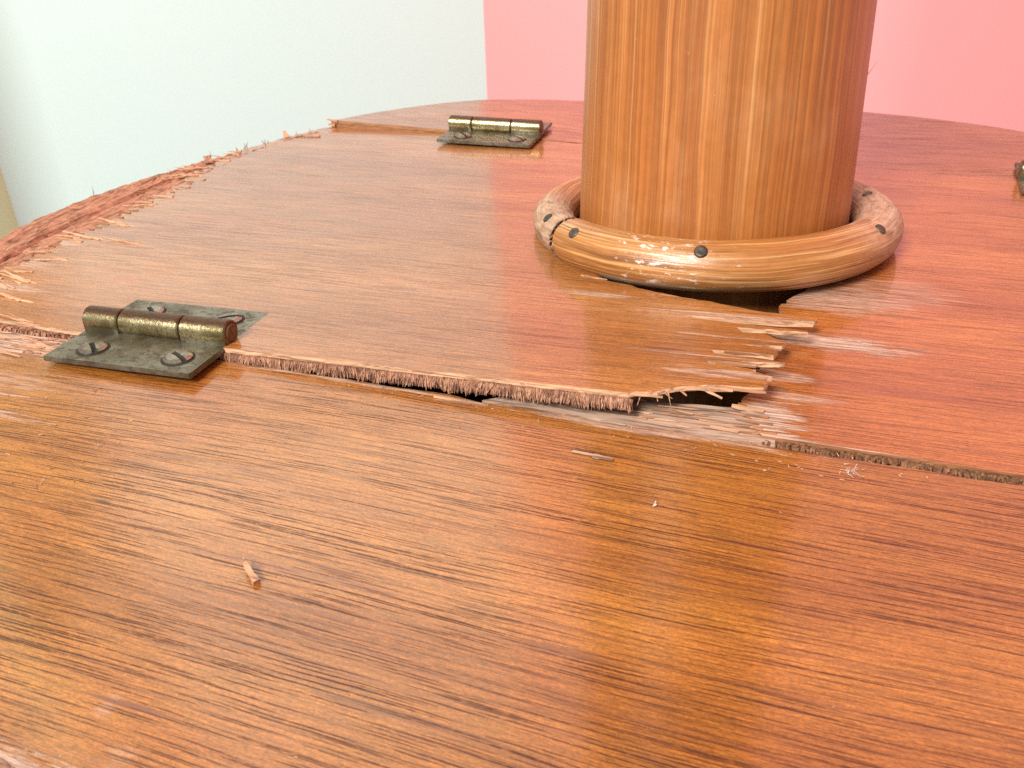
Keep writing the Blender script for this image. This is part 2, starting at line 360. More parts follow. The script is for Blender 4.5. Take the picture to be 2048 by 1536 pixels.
def slab(name, outline, ztop, thick, mats, parent, step=1.6, rough=.015, levels=3, zfun_bottom=None):
    """a flat piece of plywood: triangulated top, side walls of uneven plies, underside. mats: (face, edge, underside)"""
    pts = []
    for p in outline:
        if not pts or math.hypot(p[0] - pts[-1][0], p[1] - pts[-1][1]) > .004: pts.append(p)
    n = len(pts)
    us = [p[0] for p in pts]; vs = [p[1] for p in pts]
    extra = []
    u = min(us) + .37
    while u < max(us):
        v = min(vs) + .41
        while v < max(vs):
            extra.append((u + .1 * N3(u, v), v + .1 * N3(v, u))); v += step
        u += step
    r = delaunay_2d_cdt([Vector(p) for p in pts + extra], [], [list(range(n))], 1, 1e-5)
    V2, F2 = r[0], r[2]
    used = sorted({i for f in F2 for i in f}); idx = {o: k for k, o in enumerate(used)}
    top = [(V2[i].x, V2[i].y, ztop(V2[i].x, V2[i].y)) for i in used]
    F = [[idx[i] for i in f] for f in F2]
    verts = list(top); faces = []; mi = []
    for f in F:
        a, b, c = (Vector(top[i][:2]) for i in f[:3])
        if (b - a).cross(c - a) < 0: f = f[::-1]
        faces.append(f); mi.append(0)
    ec = {}
    for f in faces:
        for a, b in zip(f, f[1:] + f[:1]): ec.setdefault((min(a, b), max(a, b)), []).append((a, b))
    bound = [e[0] for e in ec.values() if len(e) == 1]
    bverts = sorted({i for e in bound for i in e})
    lay = [{i: i for i in bverts}]
    for l in range(1, levels + 1):
        d = {}
        for i in bverts:
            x, y, z = top[i]; k = rough if l < levels else rough * .5
            d[i] = len(verts)
            verts.append((x + k * N3(x * 5, y * 5, l * 3.3), y + k * N3(x * 5, y * 5, l * 7.7 + 40), z - thick * l / levels))
        lay.append(d)
    for a, b in bound:
        for l in range(levels):
            faces.append([lay[l][b], lay[l][a], lay[l + 1][a], lay[l + 1][b]]); mi.append(1)
    base = {}
    nt = len(faces)
    for f in [f for f, k in zip(list(faces), list(mi)) if k == 0]:
        g = []
        for i in f:
            if i in lay[-1]: g.append(lay[-1][i])
            else:
                if i not in base:
                    base[i] = len(verts); x, y, z = top[i]; verts.append((x, y, z - thick))
                g.append(base[i])
        faces.append(g[::-1]); mi.append(2)
    me = mesh_from(name, verts, faces, mi)
    return link(name, me, list(mats), parent)

def sliver(bm, p, d, L, w, t, bend=0.0, taper=.25, nseg=4, upv=Vector((0, 0, 1))):
    """a wood splinter: a thin tapered bar that may bend upwards"""
    d = Vector(d).normalized(); s = d.cross(upv)
    s = s.normalized() if s.length > 1e-4 else Vector((1, 0, 0)); n = s.cross(d)
    rings = []
    for i in range(nseg + 1):
        k = i / nseg; c = Vector(p) + d * (L * k) + n * (bend * k * k)
        f = 1 - (1 - taper) * k ** 1.5; f *= 1 + .18 * math.sin(9.1 * k + p[0] * 7 + p[1] * 3)
        rings.append([bm.verts.new(c + s * (w / 2 * f * a) + n * (t / 2 * f * b)) for a, b in ((-1, -1), (1, -1), (.8, 1), (-.9, .9))])
    for a, b in zip(rings, rings[1:]):
        for i in range(4): bm.faces.new((a[i], a[(i + 1) % 4], b[(i + 1) % 4], b[i]))
    bm.faces.new(rings[0][::-1]); bm.faces.new(rings[-1])

# ------------------------------------------------------------------ the table
TABLE = thing('folding_tabletop', 'round red-brown plywood table top with brass hinges, split apart beside the bamboo pole', 'table top')

def lift(u, v):                       # the left leaf of the middle board has snapped and rides up towards the break
    f = max(.05, .56 + .036 * u) if u > -13.6 else .07 + .0 * u
    k = 1.0
    if v > -10.7:
        t = min(1, (v + 10.7) / 19.9); k = (1 - t) ** 1.55
    return f * k + .02
def z_right(u, v): return .055
def z_rear(u, v): return .023 * max(0, -u - 6) + .02
def z_front(u, v): return 0.0

# front flap
left_front = [p for p in RIMS if p[0] < -4 and p[1] < -11.1][::1]
right_front = [p for p in RIMS if p[0] > -4 and p[1] < -10.9]
start = [p for p in RIMS]
i0 = min(range(len(RIMS)), key=lambda i: math.hypot(RIMS[i][0] - (-18.8), RIMS[i][1] + 11.1))
i1 = min(range(len(RIMS)), key=lambda i: math.hypot(RIMS[i][0] - 15.6, RIMS[i][1] + 10.9))
run = []
i = i1
while True:
    run.append(RIMS[i % len(RIMS)])
    if i % len(RIMS) == i0: break
    i += 1
# run goes from the right end of the cut round the front to the left end
fl = [(u, front_cut(u) - (.15 if u > 2.6 else .12 if u > -3.4 else .05) - .05 * abs(N3(u * 2.2, 8))) for u in [x * .22 - 18.6 for x in range(155)]]
outline = dense(run, .5) + [p for p in fl if p[0] < 15.4]
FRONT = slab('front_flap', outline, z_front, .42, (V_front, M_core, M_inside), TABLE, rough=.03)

# left board: front cut -> torn end -> hole -> rear cut -> chipped rim
veneer_rim = [(-17.9, 8.9), (-18.7, 7.0), (-19.25, 5.0), (-19.2, 3.2), (-19.15, 2.0), (-18.75, .4), (-18.55, -1.4), (-18.5, -3.2), (-18.55, -5.2), (-18.5, -6.6), (-18.35, -8.0), (-18.1, -9.4), (-17.6, -10.6)]
vr = []
for k, (a, b) in enumerate(zip(veneer_rim, veneer_rim[1:])): vr += comb_edge(a, b, .16, .22 if k > 3 else .10, 50 + k)
fc = [(u, -10.64 + .03 * N3(u * 1.3, 2) + .012 * N3(u * 9, 5) + (.12 * (-u - 13) * .25 if u < -13 else 0)) for u in [x * .12 - 17.4 for x in range(146)]]
TEAR = [(.10, -10.55), (.35, -10.50), (.62, -10.34), (.80, -10.20), (1.05, -10.08), (1.3, -9.98), (1.8, -9.88), (2.2, -9.86), (2.44, -9.80), (2.50, -9.62), (2.46, -9.45), (2.42, -9.40), (2.56, -9.28), (2.34, -9.18), (2.12, -9.10), (2.22, -9.04), (1.7, -8.98),
        (1.25, -8.95), (1.2, -8.80), (2.2, -8.76), (1.75, -8.72), (2.35, -8.66), (2.75, -8.56), (2.3, -8.50), (1.3, -8.44), (1.25, -8.30), (1.9, -8.24), (2.5, -8.28), (2.56, -8.05), (2.40, -7.95), (1.8, -7.86), (2.62, -7.76), (2.70, -7.5), (2.5, -7.42),
        (2.35, -7.30), (2.2, -7.18), (1.75, -7.22), (1.6, -6.98), (2.4, -6.92), (3.1, -6.90), (3.08, -6.80), (2.2, -6.78), (1.2, -6.72), (.70, -6.68), (.45, -6.66), (.34, -6.60), (.46, -6.55), (.9, -6.53),
        (1.7, -6.47), (2.5, -6.36), (3.20, -6.22), (3.26, -6.08), (3.1, -6.0), (2.3, -5.95), (1.8, -5.90), (1.55, -5.80), (1.2, -5.72), (.66, -5.56), (.2, -5.52), (-.5, -5.30), (-1.0, -5.14), (-1.2, -4.98), (-1.9, -4.8), (-2.2, -4.5), (-2.6, -4.1)]
hole = [(4.02 * math.cos(math.radians(a)), 4.02 * math.sin(math.radians(a))) for a in range(232, 88, -6)]
torn_back = comb_edge((.1, 4.2), (.4, 8.0), .18, .25, 71)
rc = [(u, rear_cut(u) - .06 + .02 * N3(u * 2, 6)) for u in [.4 - x * .3 for x in range(61)]]
outline = fc + dense(TEAR, .12, .03) + hole + torn_back + rc + vr
LEFT = slab('broken_left_board', outline, lift, .11, (V_left, M_pale, M_core), TABLE, step=1.1, rough=.02, levels=2)
tag(LEFT, 'snapped left board with a jagged raised end over the gap')
core = [(u, -10.615 + .03 * N3(u * 2, 9)) for u in [x * .2 - 17.2 for x in range(87)]] + [(.02, -10.2), (-.1, -9.2), (.3, -8.2), (.1, -7.2), (-.6, -6.2), (-2.2, -5.4)] + [(p[0] * 1.01, p[1] * 1.01) for p in hole] + [(0, 8.6)] + [(-x * .5, rear_cut(-x * .5) - .15) for x in range(1, 36)] + [(-17.5, 6), (-18, 0), (-17.8, -8)]
slab('plywood_core', dense(core, .3, .03), lambda u, v: lift(u, v) - .112, .30, (M_core, M_core, M_core), LEFT, step=2.0, rough=.05)

# chipped rim along the left side: lower plies showing outside the torn veneer
inner = [(p[0] + .5, p[1]) for p in veneer_rim]
outer = [p for p in RIMS if p[0] < -12 and -11.2 < p[1] < 9.0]
outer.sort(key=lambda p: -p[1])
def along(poly, n):
    L = [0]
    for a, b in zip(poly, poly[1:]): L.append(L[-1] + math.hypot(b[0] - a[0], b[1] - a[1]))
    out = []
    j = 0
    for i in range(n):
        s = L[-1] * i / (n - 1)
        while j < len(L) - 2 and L[j + 1] < s: j += 1
        t = (s - L[j]) / max(1e-6, L[j + 1] - L[j])
        out.append((poly[j][0] + (poly[j + 1][0] - poly[j][0]) * t, poly[j][1] + (poly[j + 1][1] - poly[j][1]) * t))
    return out
NA, NC = 260, 22
ia, oa = along(inner, NA), along(outer, NA)
V, F = [], []
for i in range(NA):
    wdt = math.hypot(oa[i][0] - ia[i][0], oa[i][1] - ia[i][1])
    for j in range(NC):
        t = j / (NC - 1)
        x, y = ia[i][0] + (oa[i][0] - ia[i][0]) * t, ia[i][1] + (oa[i][1] - ia[i][1]) * t
        s = i / NA * 20
        z = .01 - .10 * t - .26 * math.exp(-((t - .56) / .045) ** 2) - .07 * math.exp(-((t - .80) / .03) ** 2)
        z += .075 * N3(s * .9, t * wdt * 9, 2) + .03 * N3(s * 4, t * wdt * 22, 5)
        if t < .5: z += .05 * N3(s * 3, t * 20, 8)
        z = min(z, .06)
        if t == 1: x += .05 * N3(s * 3, 1); y += .03 * N3(s * 3, 4)
        V.append((x, y, z))
    x, y = oa[i]; V.append((x + .06, y, -.42)); V.append((ia[i][0], ia[i][1], -.42))
K = NC + 2
for i in range(NA - 1):
    for j in range(NC): F.append([i * K + j, (i + 1) * K + j, (i + 1) * K + j + 1, i * K + j + 1])
    F.append([i * K + NC, (i + 1) * K + NC, (i + 1) * K + NC + 1, i * K + NC + 1])
    F.append([i * K + NC + 1, (i + 1) * K + NC + 1, (i + 1) * K, i * K])
for i in (0, NA - 1): F.append([i * K + j for j in range(K)])
bm = bmesh.new(); me = mesh_from('tmp', [(a / CM * CM, b, c) for a, b, c in V], F); bm.from_mesh(me); bpy.data.meshes.remove(me)
bmesh.ops.recalc_face_normals(bm, faces=bm.faces)
me = bpy.data.meshes.new('chipped_rim'); bm.to_mesh(me); bm.free()
RIMO = link('chipped_rim', me, M_rim, TABLE)

# right board
i2 = min(range(len(RIMS)), key=lambda i: math.hypot(RIMS[i][0] - 16.2, RIMS[i][1] - 6.9))
run = []
i = i1
while True:
    run.append(RIMS[i % len(RIMS)])
    if i % len(RIMS) == i2: break
    i -= 1
fcr = [(u, -10.62 + .03 * N3(u * 1.9, 22) + .015 * N3(u * 8, 4)) for u in [2.55 + x * .15 for x in range(88)]]
rcr = [(u, rear_cut(u) - .04) for u in [15.9 - x * .5 for x in range(31)]]
hole_r = [(4.05 * math.cos(math.radians(a)), 4.05 * math.sin(math.radians(a))) for a in range(86, -46, -6)]
tear_r = [(2.9, -3.6), (2.62, -4.05), (2.5, -4.3)] + comb_edge((2.5, -4.4), (2.25, -6.0), .12, .14, 5) + comb_edge((2.35, -6.0), (2.2, -9.0), .12, .2, 6) + [(2.12, -9.15), (2.05, -9.3), (2.03, -9.42), (2.3, -9.5), (1.98, -9.52)] + comb_edge((2.15, -9.56), (2.35, -10.5), .09, .22, 8)
outline = fcr + run + rcr + [(.45, 8.1)] + comb_edge((.5, 8.0), (.2, 4.2), .2, .2, 73) + hole_r + tear_r
RIGHT = slab('right_board', outline, z_right, .10, (V_right, M_strip, M_core), TABLE, step=1.6, rough=.02, levels=2)
slab('plywood_core', [(2.55, -10.58)] + [(u, -10.58 + .03 * N3(u * 3, 2)) for u in [2.7 + x * .3 for x in range(42)]] + [(16.6, -6), (17, 0), (15.6, 6.2), (8, rear_cut(8) - .2), (.6, rear_cut(.6) - .2), (.4, 4.3)] + [(p[0] * 1.02, p[1] * 1.02) for p in hole_r] + [(2.75, -4.4), (2.5, -7), (2.3, -9.1), (2.2, -9.5)],
     lambda u, v: -.017, .32, (M_core, M_core, M_core), RIGHT, rough=.05)
# grey lower ply of the right board, uncovered under the raised end
tongue = [(u, -10.74 + .03 * N3(u * 2, 77)) for u in [-3.0 + x * .2 for x in range(30)]] + [(2.75, -9.6), (2.1, -9.58)] + [(2.0 - x * .3, -9.66 + .10 * N3(x * .9, 31) - .02 * x) for x in range(14)]
T = slab('bare_ply', dense(tongue, .15, .03), lambda u, v: -.03 + .035 * N3(u * .8, v * 14, 4) + .045 * max(0, min(1, (u - 1.4) / 1.0)), .10, (M_grey, M_grey, M_grey), RIGHT, step=.14, rough=.03, levels=2)

bm = bmesh.new(); r5 = random.Random(21)
for k in range(40):
    u = r5.uniform(-1.2, 2.3); v = r5.uniform(-10.66, -9.85)
    sliver(bm, (u, v, .0 + .045 * max(0, min(1, u - 1.4))), (1 if r5.random() < .6 else -1, r5.uniform(-.09, .09), .01), r5.uniform(.2, .9), r5.uniform(.015, .045), .02, r5.uniform(-.005, .02), .3)
tag(bm_obj('loose_strands', bm, M_pale, RIGHT), kind='stuff')

# rear flap
i3 = min(range(len(RIMS)), key=lambda i: math.hypot(RIMS[i][0] + 17.4, RIMS[i][1] - 9.5))
run = []
i = i2
while True:
    run.append(RIMS[i % len(RIMS)])
    if i % len(RIMS) == i3: break
    i -= 1
rcb = [(u, rear_cut(u) + .07 + .02 * N3(u * 2.4, 16)) for u in [-17.62 + x * .25 for x in range(135)]]
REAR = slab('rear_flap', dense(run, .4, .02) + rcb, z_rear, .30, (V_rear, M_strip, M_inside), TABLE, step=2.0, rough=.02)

# unseen drum added below so the gaps between boards look black
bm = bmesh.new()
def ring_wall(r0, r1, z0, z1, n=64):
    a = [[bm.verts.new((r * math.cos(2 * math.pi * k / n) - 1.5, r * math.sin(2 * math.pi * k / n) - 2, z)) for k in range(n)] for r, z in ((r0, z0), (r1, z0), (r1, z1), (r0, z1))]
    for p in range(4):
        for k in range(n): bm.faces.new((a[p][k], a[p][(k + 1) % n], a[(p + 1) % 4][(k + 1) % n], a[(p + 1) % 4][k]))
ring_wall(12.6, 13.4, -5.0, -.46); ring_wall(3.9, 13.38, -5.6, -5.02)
bm_obj('gap_backing', bm, M_inside, TABLE)

# ------------------------------------------------------------------ torn fibres and splinters on the boards
def fibre_fringe(name, us, vfun, ztop, zlen, mat, parent, w=.045, lean=.35, rows=2, out=.05):
    bm = bmesh.new()
    for u in us:
        for k in range(rows):
            uu = u + rnd.uniform(-.03, .03); L = zlen(uu) * rnd.uniform(.2, 1.05)
            clump = .8 * N3(uu * 1.6, 3.3) + .6 * N3(uu * 5.0, 1.7); L *= 1 + .45 * N3(uu * 3.4, 9.1)
            sliver(bm, (uu, vfun(uu) - rnd.uniform(-.015, out), ztop(uu) - rnd.uniform(0, .05)), (lean * (clump + rnd.uniform(-.35, .35)), -.10 - .28 * rnd.random() + .15 * clump, -1), L, w * rnd.uniform(.6, 1.5), w * rnd.uniform(.5, 1), rnd.uniform(-.06, .04), .35, 3, Vector((0, 1, 0)))
    o = bm_obj(name, bm, mat, parent)
    return tag(o, kind='stuff')
ed = lambda u: -10.66
fibre_fringe('torn_fibres', [x * .022 - 9.3 for x in range(426)], ed, lambda u: lift(u, -10.64) - .10, lambda u: .26 + .04 * N3(u * 2, 5), M_fibre, LEFT, w=.028, rows=7, lean=.65, out=.04)
fibre_fringe('torn_fibres', [x * .05 - 17.4 for x in range(90)], lambda u: -10.68 - (.03 * (-u - 13) if u < -13 else 0), lambda u: lift(u, -10.64) - .06, lambda u: .30, M_fibre, LEFT, w=.06, lean=.9, rows=3, out=.10)
fibre_fringe('torn_fibres', [2.6 + x * .045 for x in range(270)], lambda u: -10.64, lambda u: .02, lambda u: .17, M_fibre_dark, RIGHT, w=.05, lean=.9, rows=3, out=.09)

def splinter(parent, mat, *parts):
    bm = bmesh.new()
    for a in parts: sliver(bm, *a)
    return bm_obj('splinter', bm, mat, parent)
# long lifted splinters at the torn end of the left board
zl = lambda u, v: lift(u, v)
splinter(LEFT, M_pale, ((.45, -6.62, zl(.4, -6.6) - .04), (1, .10, .0), 1.35, .05, .08, .03, .7, 6), ((1.3, -6.52, zl(1.5, -6.5) - .05), (1, .11, .0), 1.9, .08, .12, .02, .75, 6))
splinter(LEFT, M_pale, ((1.2, -9.96, zl(1.2, -9.9) - .02), (.5, -.12, -.14), .55, .06, .05, 0, .6))
splinter(LEFT, M_pale, ((.7, -10.28, zl(.7, -10.2) - .05), (.16, -.25, -.6), .28, .02, .02, .05, .3), ((.60, -10.3, zl(.6, -10.3) - .05), (.6, -.3, -.4), .25, .025, .02, .05, .3))
splinter(LEFT, M_pale, ((.22, -10.52, zl(.2, -10.5) - .06), (-.12, -.15, -.7), .25, .018, .018, .02, .3))
splinter(LEFT, M_pale, ((.5, -10.4, zl(.5, -10.4) - .06), (.1, -.2, -.5), .16, .03, .02, .05, .4), ((.9, -10.16, zl(.9, -10.1) - .05), (.5, -.3, -.2), .2, .04, .03, 0, .5))
splinter(LEFT, M_pale, ((-.2, -10.6, zl(-.2, -10.6) - .03), (1, .06, 0), .85, .05, .05, 0, .6), ((-2.2, -10.62, zl(-2.2, -10.6) - .05), (1, .0, .0), 2.2, .05, .05, .0, .6))
splinter(LEFT, M_pale, ((1.0, -10.08, zl(1, -10) - .035), (1, .15, .0), .9, .07, .07, 0, .7), ((1.75, -9.9, zl(1.7, -9.9) - .05), (1, .06, 0), .75, .08, .05, .0, .6))
splinter(LEFT, M_strip, ((1.4, -8.87, zl(1.4, -8.9) - .02), (1, .03, .0), .85, .05, .06, .02, .3), ((1.35, -8.26, zl(1.4, -8.2) - .03), (1, .02, .01), .8, .06, .06, .0, .3))
splinter(LEFT, M_pale, ((-2.6, -4.62, zl(-2.5, -4.6) + .0), (1, -.22, .02), .75, .05, .05, .02, .3), ((-.4, -5.40, zl(-.4, -5.4) - .02), (1, -.15, .01), 1.1, .06, .06, .01, .4))
# splinters of the right board
splinter(RIGHT, M_pale, ((2.5, -9.78, .07), (-1, .05, .03), .62, .10, .07, .01, .75))
for p, L in (((2.6, -9.98, .08), .5), ((2.7, -10.2, .07), .7), ((2.55, -10.38, .05), .55), ((2.8, -10.5, .06), .8)):
    splinter(RIGHT, M_strip, (p, (-1, rnd.uniform(-.08, .1), -.05), L, .05, .04, rnd.uniform(-.02, .02), .3))
for p, L in (((2.9, -8.75, .09), .7), ((2.8, -7.1, .09), .4)):
    splinter(RIGHT, M_strip, (p, (-1, rnd.uniform(-.04, .06), .01), L, .035, .02, .01, .3))
# along the chipped left rim of the left board
rr = random.Random(5)
for k in range(46):
    v = -10.2 + k * .33 + rr.uniform(-.1, .1)
    u0 = None
    for a, b in zip(veneer_rim, veneer_rim[1:]):
        if min(a[1], b[1]) <= v <= max(a[1], b[1]): t = (v - a[1]) / (b[1] - a[1] + 1e-9); u0 = a[0] + (b[0] - a[0]) * t
    if u0 is None: continue
    big = rr.random() < .3
    splinter(LEFT, M_pale if big else M_strip, ((u0 + rr.uniform(.0, .9 if big else .4), v, lift(u0, v) + .012), (-1, rr.uniform(-.35, .12), rr.uniform(-.05, .06)), rr.uniform(.5, 1.2) if big else rr.uniform(.15, .5), rr.uniform(.09, .24) if big else rr.uniform(.025, .07), .035, rr.uniform(-.06, .05), .3, 4))
# the larger flat flakes torn up along that edge
for (a, b, w) in (((-17.95, -7.25), (-17.25, -6.83), .22), ((-18.9, -5.0), (-17.45, -5.08), .20), ((-17.5, -5.07), (-15.6, -5.21), .06), ((-18.85, -2.5), (-18.0, -1.9), .16), ((-18.75, -3.63), (-17.3, -3.85), .18), ((-18.1, -8.05), (-16.85, -8.42), .24),
                  ((-17.2, -9.32), (-15.95, -9.48), .20), ((-19.4, .35), (-18.75, 1.45), .20), ((-19.85, 1.5), (-19.2, 2.35), .2), ((-18.1, -8.5), (-17.0, -8.95), .16), ((-16.2, -10.36), (-14.7, -10.55), .10), ((-18.7, -6.76), (-18.0, -6.4), .14)):
    d = (b[0] - a[0], b[1] - a[1]); L = math.hypot(*d) * 1.05; z0 = lift(b[0], b[1]) + .006
    f = [((b[0] - .25 * L, b[1] + .0, z0), (-d[0], -d[1], .02 * L), L * .8, w * .55, .025, .05, .35, 6), ((b[0] - .3 * L, b[1], z0), (1, -.1, -.01), L * .42, w * .5, .015, .0, .08, 5)]
    for q in range(5):
        f.append(((b[0] - rr.uniform(.0, .6) * L, b[1] + rr.uniform(-.9, .9) * w, z0 + rr.uniform(-.004, .01)), (-1, rr.uniform(-.25, .25) - d[1] / abs(d[0]) * .4, rr.uniform(-.02, .05)), L * rr.uniform(.25, .7), w * rr.uniform(.1, .3), .02, rr.uniform(-.01, .05), .15, 4))
    splinter(LEFT, M_flake, *f)
# strands lying across the rim band and hairs standing on its outline
for k in range(34):
    v = rr.uniform(-9.5, 3.0); t = rr.uniform(.15, .85)
    i = min(range(NA), key=lambda q: abs(ia[q][1] - v))
    x = ia[i][0] + (oa[i][0] - ia[i][0]) * t; y = ia[i][1] + (oa[i][1] - ia[i][1]) * t
    splinter(RIMO, M_pale if k % 3 == 0 else M_fibre, ((x, y, .03 - .08 * t), (rr.uniform(-1, 1), rr.uniform(-.4, 1), .05), rr.uniform(.2, .75), rr.uniform(.02, .05), .02, .02, .3))
for (u, v, n) in ((-20.0, 3.6, 1), (-19.4, 5.2, 5), (-18.9, 6.2, 4), (-18.4, 7.3, 2), (-18.1, 8.2, 1), (-21.25, -1.6, 1)):
    for k in range(n):
        splinter(RIMO, M_fibre, ((u + rr.uniform(-.1, .2), v + rr.uniform(-.4, .4), -.06), (rr.uniform(-1, .3), rr.uniform(-.2, .8), rr.uniform(.2, .9)), rr.uniform(.18, .38), .03, .03, .05, .3))
splinter(RIMO, M_fibre, ((-19.5, 3.1, .0), (-.6, .6, .12), .6, .35, .05, .04, .7)); splinter(RIMO, M_pale, ((-18.5, 7.1, .03), (-.6, .6, .2), .5, .25, .05, .05, .6)); splinter(RIMO, M_pale, ((-17.2, 7.5, .06), (-1, -.1, .02), 1.1, .16, .04, .02, .4))
# raw ply strands on the front flap left of the near hinge
for k in range(26):
    u, v = rr.uniform(-16.5, -13.6), rr.uniform(-11.9, -10.9)
    splinter(FRONT, M_pale if k % 3 else M_fibre, ((u, v, .02), (1, rr.uniform(-.25, .2), .0), rr.uniform(.4, 1.3), rr.uniform(.03, .09), .03, .02, .3))
for u, v, L in ((-15.2, -13.3, 2.0), (-15.0, -14.02, 2.2), (-14.6, -12.6, .8)):
    splinter(FRONT, M_pale, ((u, v, .004), (1, -.01, 0), L, .05, .02, 0, .2, 5))
# rear flap's torn left tip
splinter(REAR, M_pale, ((-17.3, 9.3, .26), (-1, -.05, .05), .55, .2, .06, .03, .3), ((-17.4, 9.25, .1), (-1, 0, 0), .35, .2, .1, 0, .4))

# ------------------------------------------------------------------ hinges
HL, HW, HT, HR = 3.86, 1.60, .13, .295
def rounded_plate(w, y0, y1, z0, z1):
    bm = bmesh.new(); bmesh.ops.create_cube(bm, size=1)
    for v in bm.verts: v.co = Vector((v.co.x * w, (y0 + y1) / 2 + v.co.y * (y1 - y0), (z0 + z1) / 2 + v.co.z * (z1 - z0)))
    bmesh.ops.bevel(bm, geom=list(bm.edges), offset=.022, segments=2, affect='EDGES')
    return bm
def tube_x(bm, x0, x1, r, z, n=28, bev=.03):
    prof = [(x0, r - bev), (x0 + bev, r)] + [(x0 + (x1 - x0) * k / 6, r * (1 - .008 * (k % 2))) for k in range(1, 6)] + [(x1 - bev, r), (x1, r - bev)]
    rings = [[bm.verts.new((x, rr_ * math.cos(2 * math.pi * k / n), z + rr_ * math.sin(2 * math.pi * k / n))) for k in range(n)] for x, rr_ in prof]
    for a, b in zip(rings, rings[1:]):
        for k in range(n): bm.faces.new((a[k], a[(k + 1) % n], b[(k + 1) % n], b[k]))
    bm.faces.new(rings[0]); bm.faces.new(rings[-1][::-1])
def disc_slot(bm, r, h, slot, ang):
    """a low domed screw head with a sawn slot"""
    n = 28; c, s = math.cos(ang), math.sin(ang)
    for side in (1, -1):
        pts = []
        for k in range(n // 2 + 1):
            a = math.pi * k / (n // 2); x, y = r * math.cos(a), side * (slot + (r - slot) * math.sin(a))
            pts.append((x, y))
        def P(x, y, z): return bm.verts.new((x * c - y * s, x * s + y * c, z))
        low = [P(x, y, -.02) for x, y in pts]; rim = [P(x, y, h * .35) for x, y in pts]
        inn = [P(x * .72, side * (slot + (abs(y) - slot) * .72), h * .85) for x, y in pts]
        cen = P(0, side * slot, h); cen2 = P(0, side * slot, -.02)
        for a, b in ((low, rim), (rim, inn)):
            for k in range(len(pts) - 1): bm.faces.new((a[k], a[k + 1], b[k + 1], b[k]))
        for k in range(len(pts) - 1): bm.faces.new((inn[k], inn[k + 1], cen))
        bm.faces.new((low[0], rim[0], inn[0], cen, cen2)); bm.faces.new((low[-1], rim[-1], inn[-1], cen, cen2))
    # floor of the slot
    q = [bm.verts.new((x * c - y * s, x * s + y * c, .002)) for x, y in ((-r, -slot), (r, -slot), (r, slot), (-r, slot))]
    bm.faces.new(q).material_index = 1
SCREWS = [(-1.02, -1.08, -.75), (1.22, -1.06, -.5), (-1.02, 1.0, -.7), (1.18, 1.02, .62)]
K1, K2 = -HL / 2 + .98, HL / 2 - 1.22
def make_hinge():
    h = bpy.data.objects.new('hinge', None); h.empty_display_size = .01; COL.objects.link(h); h.parent = TABLE
    for sgn in (-1, 1):
        bm = rounded_plate(HL, *((-HW - .06, -.04) if sgn < 0 else (.04, HW + .06)), 0, HT)
        lf = bm_obj('leaf', bm, M_leaf, h)
    # webs rolling up from each leaf into its knuckles
    for a, b, sgn in ((-HL / 2, K1 - .02, -1), (K1 + .02, K2 - .02, 1), (K2 + .02, HL / 2, -1)):
        bm = bmesh.new(); tube_x(bm, a, b, HR, .345); nf = len(bm.faces)
        # short web from barrel to leaf
        w = bmesh.new(); w.free()
        pts = [(sgn * HR * .93, .25), (sgn * HR * .90, HT * .6), (sgn * (HR - .18), HT * .6), (sgn * .1, .3)]
        r0 = [bm.verts.new((a + .01, y, z)) for y, z in pts]; r1 = [bm.verts.new((b - .01, y, z)) for y, z in pts]
        for k in range(4): bm.faces.new((r0[k], r0[(k + 1) % 4], r1[(k + 1) % 4], r1[k]))
        bm.faces.new(r0[::-1]); bm.faces.new(r1)
        for q, f in enumerate(bm.faces):
            f.material_index = 0 if q < nf else 1
        o = bm_obj('knuckle', bm, [M_barrel, M_leaf], h, True)
        o.data.set_sharp_from_angle(angle=math.radians(40))
    bm = bmesh.new(); tube_x(bm, -HL / 2 - .03, HL / 2 + .035, HR * .72, .345, 20, .03)
    bm_obj('pin', bm, M_pin, h)
    for x, y, a in SCREWS:
        bm = bmesh.new(); disc_slot(bm, .315, .09, .055, a)
        bmesh.ops.translate(bm, verts=bm.verts, vec=(x, y, HT + .012))
        # dark ring painting the shadow round the head
        sc_ = bm_obj('screw', bm, [M_screw, M_slot], h)
        bm = bmesh.new()
        a0 = [[bm.verts.new((x + r * math.cos(2 * math.pi * k / 24), y + r * math.sin(2 * math.pi * k / 24), z)) for k in range(24)] for r, z in ((.30, HT + .002), (.375, HT + .002), (.375, HT + .007), (.30, HT + .007))]
        for p in range(4):
            for k in range(24): bm.faces.new((a0[p][k], a0[p][(k + 1) % 24], a0[(p + 1) % 4][(k + 1) % 24], a0[(p + 1) % 4][k]))
        bm_obj('screw_shadow', bm, M_slot, h)
    return h
def copy_tree(o, parent):
    c = o.copy(); COL.objects.link(c); c.parent = parent
    for ch in list(o.children): copy_tree(ch, c)
    return c
hinge = make_hinge()
hinge.location = Vector((-11.17, -10.36, .09)) * CM; hinge.rotation_euler = (math.radians(-1.0), math.radians(-.6), math.radians(2.2))
h2 = copy_tree(hinge, TABLE); h2.location = Vector((-9.95, 9.08, .16)) * CM; h2.rotation_euler = (math.radians(1.5), math.radians(.8), math.radians(2.0))
h3 = copy_tree(hinge, TABLE); h3.location = Vector((10.85, 7.25, .09)) * CM; h3.rotation_euler = (0, 0, math.radians(-3.0))
tag(hinge, 'near brass hinge on the front cut with a gold barrel browner on top'); tag(h2, 'rear hinge left of the bamboo pole'); tag(h3, 'hinge cut off by the right edge of the photo')

